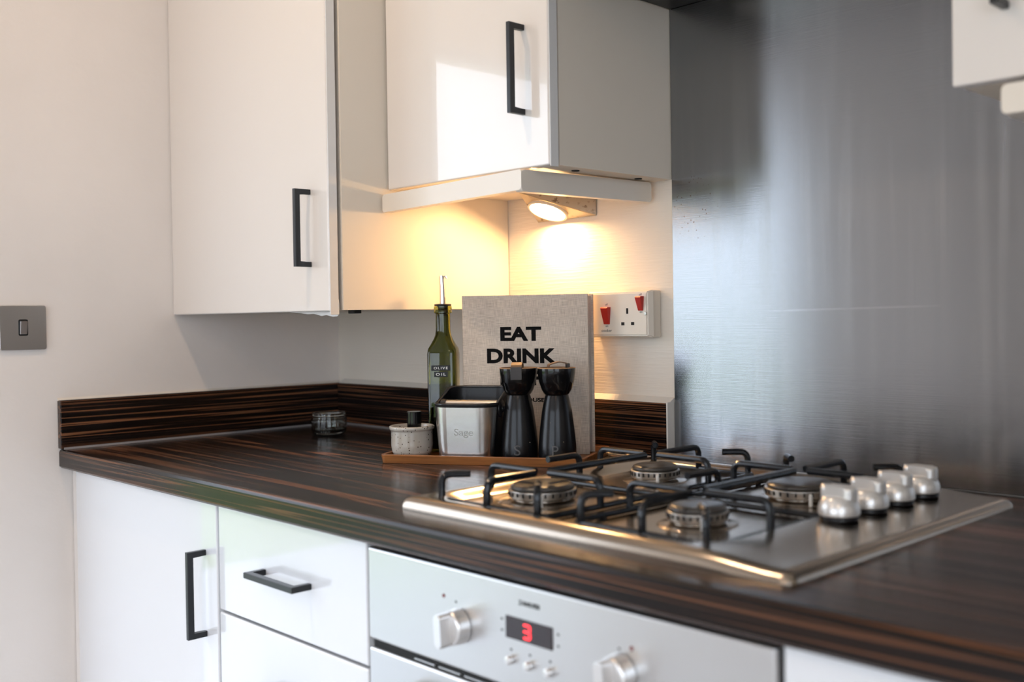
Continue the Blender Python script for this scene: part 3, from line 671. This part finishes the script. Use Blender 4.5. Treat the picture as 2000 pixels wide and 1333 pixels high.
def grate(x0, x1, y0, y1, cx, cyf, cyb):
    gr = thing('pan_support', 'black enamelled wire pan support over the %s burners' % ('two left' if cx < 1.27 else 'two right'), 'pan support', ((x0+x1)/2, (y0+y1)/2, 0.006), group='pan supports on the hob')
    bm = bmesh.new(); ring = rrect(x1-x0, y1-y0, 0.012, 4, (x0+x1)/2, (y0+y1)/2)
    tube(bm, [(a, b, ZBASE-0.003) for a, b in ring], 0.0038, 10, True); obj('base_frame', bm, M_IRON, gr)
    def finger(p, q_, mid=False):
        bm = bmesh.new()
        if mid: pts = [(*p, ZTOP), (*q_, ZTOP)]
        else: pts = fillet([(*p, ZBASE-0.003), (*p, ZTOP), (*q_, ZTOP)], 0.013, 6)
        tube(bm, pts, RR, 10); obj('finger', bm, M_IRON, gr)
    g = 0.013
    finger((cx, y0), (cx, cyf-g)); finger((cx, y1), (cx, cyb+g))
    for cy in (cyf, cyb): finger((x0, cy), (cx-g, cy)); finger((x1, cy), (cx+g, cy))
    finger((cx, cyf+g), (cx, cyb-g), True)
    ym = (cyf+cyb)/2
    for a, b, sx, sy in ((x0+0.012, y0, 1, 1), (x1-0.012, y0, -1, 1), (x0+0.012, y1, 1, -1), (x1-0.012, y1, -1, -1)):
        finger((a, b), (a+sx*0.026, b+sy*0.026))
    bm = bmesh.new(); tube(bm, [(x0, ym, ZBASE-0.003), (x1, ym, ZBASE-0.003)], 0.0036, 10); obj('cross_bar', bm, M_IRON, gr)
    finger((x0+0.022, ym+0.040), (x0+0.022, ym-0.022))
    for a, b in ((x0, y0+0.05), (x1, y0+0.05), (x0, y1-0.05), (x1, y1-0.05)):
        bm = bmesh.new(); lathe(bm, [(0.0035, 0.0048), (0.0042, ZBASE-0.004)], 12, T(a, b, 0)); obj('rubber_foot', bm, M_RUBBER, gr)
grate(1.0445, 1.2470, -0.5205, -0.1080, 1.145, -0.428, -0.216)
grate(1.2880, 1.4880, -0.5150, -0.1080, 1.391, -0.420, -0.214)
for y in (-0.3400, -0.2765, -0.2140, -0.1505):
    zb = hob_h(1.5225, y)
    bm = bmesh.new(); lathe(bm, rounded_profile([(0.0, 0.0), (0.0215, 0.0), (0.0215, 0.005), (0.0, 0.005)], 0.001), 32, T(1.5225, y, zb)); b = obj('knob_collar', bm, M_PLAST, t)
    bm = bmesh.new(); lathe(bm, rounded_profile([(0.0, 0.005), (0.0235, 0.005), (0.0225, 0.016), (0.0170, 0.026), (0.0, 0.027)], 0.004), 40, T(1.5225, y, zb)); k = obj('knob', bm, M_KNOBW, t, label='silver hob control knob')
    bm = prism(bmesh.new(), rrect(0.042, 0.020, 0.009, 6), lambda a, c, d_: (a, c, d_), 0.020, 0.037, 0.004, 3); place(bm, T(1.5225, y, zb)); obj('grip', bm, M_KNOBW, k)

# ------------------------------------------------------------------ tray and what stands on it
TA = R(28.7); U = Vector((math.cos(TA), math.sin(TA), 0)); V = Vector((-math.sin(TA), math.cos(TA), 0)); A0 = Vector((0.6564, -0.3381, 0))
def uv(u, v, z=0.0): p = A0 + U*u + V*v; return (p.x, p.y, z)
TL, TD, TH = 0.354, 0.168, 0.0145
t = thing('wooden_tray', 'shallow orange-brown wooden tray carrying the bottle, mills and book', 'tray', uv(0.175, 0.082, 0.0), TA)
bm = prism(bmesh.new(), rrect(TL-0.006, TD-0.006, 0.006, 5), lambda a, b, d: (a, b, d), 0.0006, 0.0050, 0.0008); obj('tray_floor', bm, M_TRAY, t, absolute=False)
bm = bmesh.new()   # rim, flaring a little outwards
o_b = rrect(TL-0.004, TD-0.004, 0.009, 6); o_t = rrect(TL, TD, 0.010, 6); i_t = rrect(TL-0.012, TD-0.012, 0.006, 6); i_b = rrect(TL-0.014, TD-0.014, 0.006, 6)
rg = [[bm.verts.new((a, b, z)) for a, b in L] for L, z in ((o_b, 0.0004), (o_t, TH-0.0012), ([(a*0.997, b*0.994) for a, b in o_t], TH), (i_t, TH), (i_b, 0.0048), (i_b, 0.0004))]
n = len(o_b)
for k in range(6):
    a, b = rg[k], rg[(k+1) % 6]
    for i in range(n): bm.faces.new((a[i], a[(i+1) % n], b[(i+1) % n], b[i]))
obj('rim', bm, M_TRAY, t, 40, absolute=False)
ZF = 0.0052
# cookbook
BW, BH, BT = 0.2335, 0.2725, 0.037
t = thing('cookbook', 'thick linen-bound cookbook standing upright behind the mills, EAT DRINK lettering', 'book', uv(0.0934, 0.1205, ZF), TA)
# local frame: x along the cover from the spine, y backwards, z up
def lb(x0, x1, y0, y1, z0, z1, b=0.0008): return bx(x0, x1, y0, y1, z0, z1, b, seg=2)
fc = obj('front_cover', lb(0.006, BW, 0, 0.0032, 0, BH), M_LINEN, t, absolute=False)
obj('back_cover', lb(0.006, BW, BT-0.0032, BT, 0, BH), M_LINEN, t, absolute=False)
bm = prism(bmesh.new(), [(0.006, 0.0)] + [(0.006*(1-math.sin(PI*k/8))-0.0, BT*k/8) for k in range(1, 8)] + [(0.006, BT), (0.0082, BT-0.003), (0.0082, 0.003)], lambda a, b, d: (a, b, d), 0, BH, 0.0); obj('spine', bm, M_LINEN, t, absolute=False)
obj('page_block', bx(0.009, BW-0.004, 0.0034, BT-0.0034, 0.003, BH-0.004), M_PAPER, t, 0, absolute=False)
for y in (0.0095, 0.0155, 0.0215, 0.0275): obj('page_gap', bx(BW-0.02, BW-0.0038, y, y+0.0006, 0.003, BH-0.0039), M_GREYINK, t, 0, absolute=False)
def booktext(s, xc, zc, w, h, bold): obj('cover_lettering', place(text_fit(s, w, h, bold, 0.00015), T(xc, -0.0001, zc) @ UPR), M_INK, fc, 0, absolute=False)
booktext('EAT', 0.1131, 0.2055, 0.0745, 0.0245, 0.045); booktext('DRINK', 0.1140, 0.1675, 0.1265, 0.0255, 0.045); booktext('NAP', 0.1140, 0.1295, 0.0785, 0.0250, 0.045); booktext('SOHO HOUSE', 0.1140, 0.0918, 0.0810, 0.0072, 0.03)
# olive oil bottle
t = thing('olive_oil_bottle', 'square green glass olive oil bottle with metal pourer, left of the book', 'bottle', uv(0.0595, 0.128, ZF), R(42))
BWd = 0.0255   # half width
def sq_ring(h, r, z, seg=5): return [(a, b, z) for a, b in rrect(2*h, 2*h, r, seg)]
def loft(bm, rings, cap=(True, True)):
    vr = [[bm.verts.new(p) for p in rg_] for rg_ in rings]; n = len(vr[0])
    for a, b in zip(vr, vr[1:]):
        for i in range(n): bm.faces.new((a[i], a[(i+1) % n], b[(i+1) % n], b[i]))
    if cap[0]: bm.faces.new(vr[0][::-1])
    if cap[1]: bm.faces.new(vr[-1])
    return bm
outer = [(BWd-0.004, 0.005, 0.0), (BWd-0.0005, 0.007, 0.002), (BWd, 0.008, 0.006), (BWd, 0.008, 0.172), (BWd-0.0012, 0.010, 0.181), (BWd-0.0055, 0.013, 0.190), (0.0160, 0.0145, 0.199), (0.0140, 0.0138, 0.205), (0.0130, 0.0129, 0.214), (0.0128, 0.0127, 0.242), (0.0158, 0.0157, 0.2435), (0.0158, 0.0157, 0.2475), (0.0150, 0.0149, 0.249), (0.0158, 0.0157, 0.2505), (0.0155, 0.0154, 0.2555)]
inner = [(0.0095, 0.0094, 0.2555), (0.0100, 0.0099, 0.214), (0.0128, 0.0124, 0.203), (BWd-0.008, 0.011, 0.189), (BWd-0.0032, 0.007, 0.176), (BWd-0.0028, 0.006, 0.009), (BWd-0.006, 0.005, 0.0055)]
bm = loft(bmesh.new(), [sq_ring(*a) for a in outer] + [sq_ring(*a) for a in inner]); obj('glass_body', bm, M_BOTTLE, t, 50, absolute=False)
bm = loft(bmesh.new(), [sq_ring(BWd-0.0064, 0.005, 0.0060), sq_ring(BWd-0.0031, 0.0056, 0.0092), sq_ring(BWd-0.0031, 0.0056, 0.1190)]); obj('oil', bm, M_OIL, t, 50, absolute=False, label='dark oil filling the lower half')
bm = bmesh.new(); lathe(bm, rounded_profile([(0.0088, 0.238), (0.0088, 0.2558), (0.0150, 0.2558), (0.0150, 0.2590), (0.0, 0.2600)], 0.001), 28); obj('stopper', bm, M_PLAST, t, absolute=False)
bm = bmesh.new(); tube(bm, fillet([(0, 0, 0.259), (0, 0, 0.285), (-0.0015, 0, 0.309)], 0.02, 6), 0.0056, 16)
for v in bm.verts:
    k = max(0, (v.co.z-0.262)/0.05); v.co.x *= 1-0.15*k; v.co.y *= 1-0.15*k
po = obj('pourer', bm, M_CHROME, t, absolute=False, label='chrome pouring spout')
bm = bmesh.new(); tube(bm, [(0.002, 0, 0.308), (0.006, -0.001, 0.3075), (0.0075, -0.001, 0.3035)], 0.0016, 8); obj('air_tube', bm, M_CHROME, po, absolute=False)
for s_, z, w_, x in (('OLIVE', 0.1475, 0.0330, -0.0005), ('OIL', 0.1365, 0.0235, -0.0005)):
    b = obj('label', bx(x-w_/2, x+w_/2, -BWd-0.0009, -BWd-0.0002, z-0.0046, z+0.0046, 0.0002, seg=1), M_PLAST, t, absolute=False, label='black embossed tape reading ' + s_)
    obj('embossed_lettering', place(text_fit(s_, w_*0.74, 0.0044, 0.012, 0.0002, 1.35), T(x, -BWd-0.0010, z) @ UPR), M_WHITEINK, b, 0, absolute=False)
# knock box
t = thing('knock_box', 'stainless steel and black coffee knock box with crossbar on the tray', 'knock box', uv(0.1405, 0.0600, ZF), TA)
def kz(v): return 0.0915 + 0.0225*sstep(-0.030, 0.035, v)
def kring(k, off=0.0, zt=None):
    """outline of the bin at height fraction k (0 bottom, 1 rim)"""
    w_ = 0.094+(0.110-0.094)*k - 2*off; d_ = 0.094+(0.106-0.094)*k - 2*off; r = 0.022+0.008*k - off*0.6
    return rrect(w_, d_, max(r, 0.004), 8)
def kpts(k, off=0.0, zadd=0.0): return [(a, b, (0.001 + k*(kz(b)-0.001)) + zadd) for a, b in kring(k, off)]
bm = loft(bmesh.new(), [kpts(k) for k in (0.0, 0.3, 0.6, 0.9, 1.0)] + [kpts(k, 0.0035) for k in (1.0, 0.7, 0.4)] + [kpts(0.06, 0.004)]); obj('bin', bm, M_PLAST, t, 50, absolute=False)
ringN = len(kring(0)); bm = bmesh.new()
idx = [i for i in range(ringN) if kring(1)[i][1] < -0.024]
vr = [[bm.verts.new(p) for p in [kpts(k, -0.0010, 0.0)[i] for i in idx]] for k in (0.01, 0.25, 0.5, 0.75, 0.955)]
vi = [[bm.verts.new(p) for p in [kpts(k, -0.0002, 0.0)[i] for i in idx]] for k in (0.01, 0.25, 0.5, 0.75, 0.955)]
m_ = len(idx)
for S in (vr, vi):
    for a, b in zip(S, S[1:]):
        for i in range(m_-1): bm.faces.new((a[i], a[i+1], b[i+1], b[i]))
for i in range(m_-1):
    bm.faces.new((vr[0][i], vr[0][i+1], vi[0][i+1], vi[0][i])); bm.faces.new((vr[-1][i], vr[-1][i+1], vi[-1][i+1], vi[-1][i]))
for k in range(4):
    for i in (0, m_-1): bm.faces.new((vr[k][i], vr[k+1][i], vi[k+1][i], vi[k][i]))
sh = obj('steel_wrap', bm, M_KNOCK, t, 50, absolute=False, label='brushed steel front')
bm = bmesh.new(); tube(bm, kpts(1.0, 0.0014, 0.0005), 0.0030, 10, True, 0.9); obj('rubber_rim', bm, M_RUBBER, t, 60, absolute=False)
bm = bmesh.new(); tube(bm, [(-0.0495, -0.014, 0.0900), (0.0500, -0.014, 0.0900)], 0.0075, 20); br = obj('knock_bar', bm, M_BURN, t, absolute=False)
bm = bmesh.new(); tube(bm, [(-0.0492, -0.014, 0.0900), (-0.0400, -0.014, 0.0900)], 0.0086, 20); obj('bar_sleeve', bm, M_RUBBER, br, absolute=False)
Mk = T(0.0515, -0.010, 0.0830) @ Matrix.Rotation(R(90), 4, 'Y')
bm = bmesh.new(); lathe(bm, rounded_profile([(0.0, 0.0), (0.0145, 0.0), (0.0145, 0.005), (0.006, 0.0060), (0.0045, 0.0088), (0.0, 0.0092)], 0.0012), 32, Mk); obj('side_knob', bm, M_RUBBER, t, absolute=False)
bm = text_fit('Sage', 0.0330, 0.0150, 0.004, 0.0005)
place(bm, T(0.004, -0.0511, 0.0455) @ Matrix.Rotation(R(3.9), 4, 'X') @ UPR); obj('embossed_lettering', bm, M_SWITCH, sh, 0, absolute=False)
# salt and pepper mills
prof = rounded_profile([(0.0, 0.0), (0.0300, 0.0), (0.0313, 0.004), (0.0310, 0.022), (0.0285, 0.050), (0.0245, 0.082), (0.0205, 0.1005), (0.0190, 0.1060)], 0.004, 4)
cup = rounded_profile([(0.0, 0.1065), (0.0196, 0.1065), (0.0245, 0.1145), (0.0285, 0.1270), (0.0308, 0.1420), (0.0312, 0.1505), (0.0296, 0.1512), (0.0290, 0.1470), (0.0, 0.1460)], 0.002, 3)
def rad_at(z):
    for (r0, a), (r1, b) in zip(prof, prof[1:]):
        if a <= z <= b and b > a: return r0+(r1-r0)*(z-a)/(b-a)
    return 0.03
def wrap_text(s, h, w_, zc, ang):
    bm = text_fit(s, w_, h, 0.0, 0.00025)
    for v in bm.verts:
        z = zc+v.co.y; r = rad_at(z)+0.0001+v.co.z; th = ang + v.co.x/r
        v.co = (r*math.cos(th), r*math.sin(th), z)
    return bm
def mill(letter, u, v, label, strap):
    t = thing('spice_mill', label, 'mill', uv(u, v, ZF), 0.0, group='pair of black mills')
    bm = bmesh.new(); lathe(bm, prof, 48, cap=(False, True)); obj('body', bm, M_MILL, t, 40, absolute=False)
    bm = bmesh.new(); lathe(bm, cup, 48); cp_ = obj('cup_top', bm, M_MILLTOP, t, 40, absolute=False)
    bm = bmesh.new(); lathe(bm, [(0.0289, 0.1490), (0.0291, 0.1513), (0.0312, 0.1511), (0.0313, 0.1500)], 48, cap=(False, False)); obj('worn_rim', bm, M_CORK, cp_, 40, absolute=False)
    # leather strap: a bent strip in the plane of the given direction
    a, pts, w_, mm = strap
    P = fillet([(x, 0, z) for x, z in pts], 0.004, 5); bm = bmesh.new(); rows = []
    for i, p in enumerate(P):
        tg = (P[min(i+1, len(P)-1)]-P[max(i-1, 0)]).normalized(); nn = Vector((-tg.z, 0, tg.x))*0.0009
        rows.append([bm.verts.new(p+nn+Vector((0, -w_/2, 0))), bm.verts.new(p+nn+Vector((0, w_/2, 0))), bm.verts.new(p-nn+Vector((0, w_/2, 0))), bm.verts.new(p-nn+Vector((0, -w_/2, 0)))])
    for A_, B_ in zip(rows, rows[1:]):
        for i in range(4): bm.faces.new((A_[i], A_[(i+1) % 4], B_[(i+1) % 4], B_[i]))
    bm.faces.new(rows[0]); bm.faces.new(rows[-1][::-1])
    place(bm, Matrix.Rotation(a, 4, 'Z')); so = obj('leather_strap', bm, mm, t, 40, absolute=False, label='leather pull strap')
    if letter == 'S': fl = bx(0.0330, 0.0352, -w_/2-0.0004, w_/2+0.0004, 0.1325, 0.1535, 0.0005, seg=1)
    else: fl = bx(0.0165, 0.0212, -w_/2-0.0004, w_/2+0.0004, 0.1495, 0.1580, 0.0012, seg=2)
    place(fl, Matrix.Rotation(a, 4, 'Z')); obj('strap_end', fl, M_LEATHERD, so, 40, absolute=False, label='dark end of the strap')
    ca = math.atan2(cpos.y-(A0+U*u+V*v).y, cpos.x-(A0+U*u+V*v).x)
    obj('engraved_letter', wrap_text(letter, 0.0165, 0.0105, 0.0180, ca-0.12), M_GREYINK, t, 0, absolute=False)
camdir = math.atan2(-1.34+0.18, 2.12-0.83)
mill('S', 0.2262, 0.050, 'black hourglass mill marked S, next to the knock box', (camdir-0.10, [(-0.004, 0.1455), (-0.002, 0.1570), (0.018, 0.1600), (0.0325, 0.1560), (0.0328, 0.1330)], 0.0175, M_LEATHER))
mill('P', 0.2920, 0.050, 'black hourglass mill marked P, nearest the hob', (camdir+R(100), [(-0.012, 0.1470), (-0.014, 0.1560), (0.004, 0.1605), (0.018, 0.1575), (0.0200, 0.1470)], 0.0150, M_LEATHER))
# speckled pot with a tamper standing in it
t = thing('stoneware_pot', 'small speckled grey stoneware pot at the left end of the tray', 'pot', uv(0.0335, 0.050, ZF))
pr = rounded_profile([(0.0, 0.0), (0.027, 0.0), (0.0335, 0.008), (0.0352, 0.020), (0.0350, 0.045), (0.0383, 0.0475), (0.0383, 0.0525), (0.0345, 0.0535), (0.0318, 0.046), (0.0315, 0.012), (0.026, 0.006), (0.0, 0.006)], 0.003, 4)
bm = bmesh.new(); lathe(bm, pr, 56); obj('bowl', bm, M_STONE, t, 50, absolute=False)
t = thing('tamper', 'glossy black cylinder handle standing up inside the speckled pot', 'tamper', uv(0.0360, 0.054, ZF+0.0062))
bm = bmesh.new(); lathe(bm, rounded_profile([(0.0, 0.0), (0.0200, 0.0), (0.0200, 0.008), (0.006, 0.011), (0.0055, 0.030)], 0.001), 32, cap=(False, True)); obj('base', bm, M_BURN, t, absolute=False)
bm = bmesh.new(); lathe(bm, rounded_profile([(0.0, 0.0300), (0.0120, 0.0300), (0.0122, 0.0700), (0.0, 0.0705)], 0.0012), 32); obj('grip', bm, M_MILLTOP, t, absolute=False)

# ------------------------------------------------------------------ empty glass jar in the corner
t = thing('glass_jar', 'small empty clear glass jar in the dark worktop corner', 'jar', (0.200, -0.153, 0.0004))
pr = rounded_profile([(0.0, 0.0018), (0.020, 0.0018), (0.024, 0.0), (0.0275, 0.0015), (0.0300, 0.010), (0.0305, 0.030), (0.0285, 0.0335), (0.0285, 0.0372), (0.0302, 0.0385), (0.0298, 0.0425), (0.0272, 0.0425), (0.0262, 0.0345), (0.0275, 0.030), (0.0270, 0.010), (0.022, 0.0055), (0.0, 0.0050)], 0.0012, 3)
bm = bmesh.new(); lathe(bm, [(r*1.2, z*1.06) for r, z in pr], 48); obj('glass_body', bm, M_GLASS, t, 50, absolute=False)
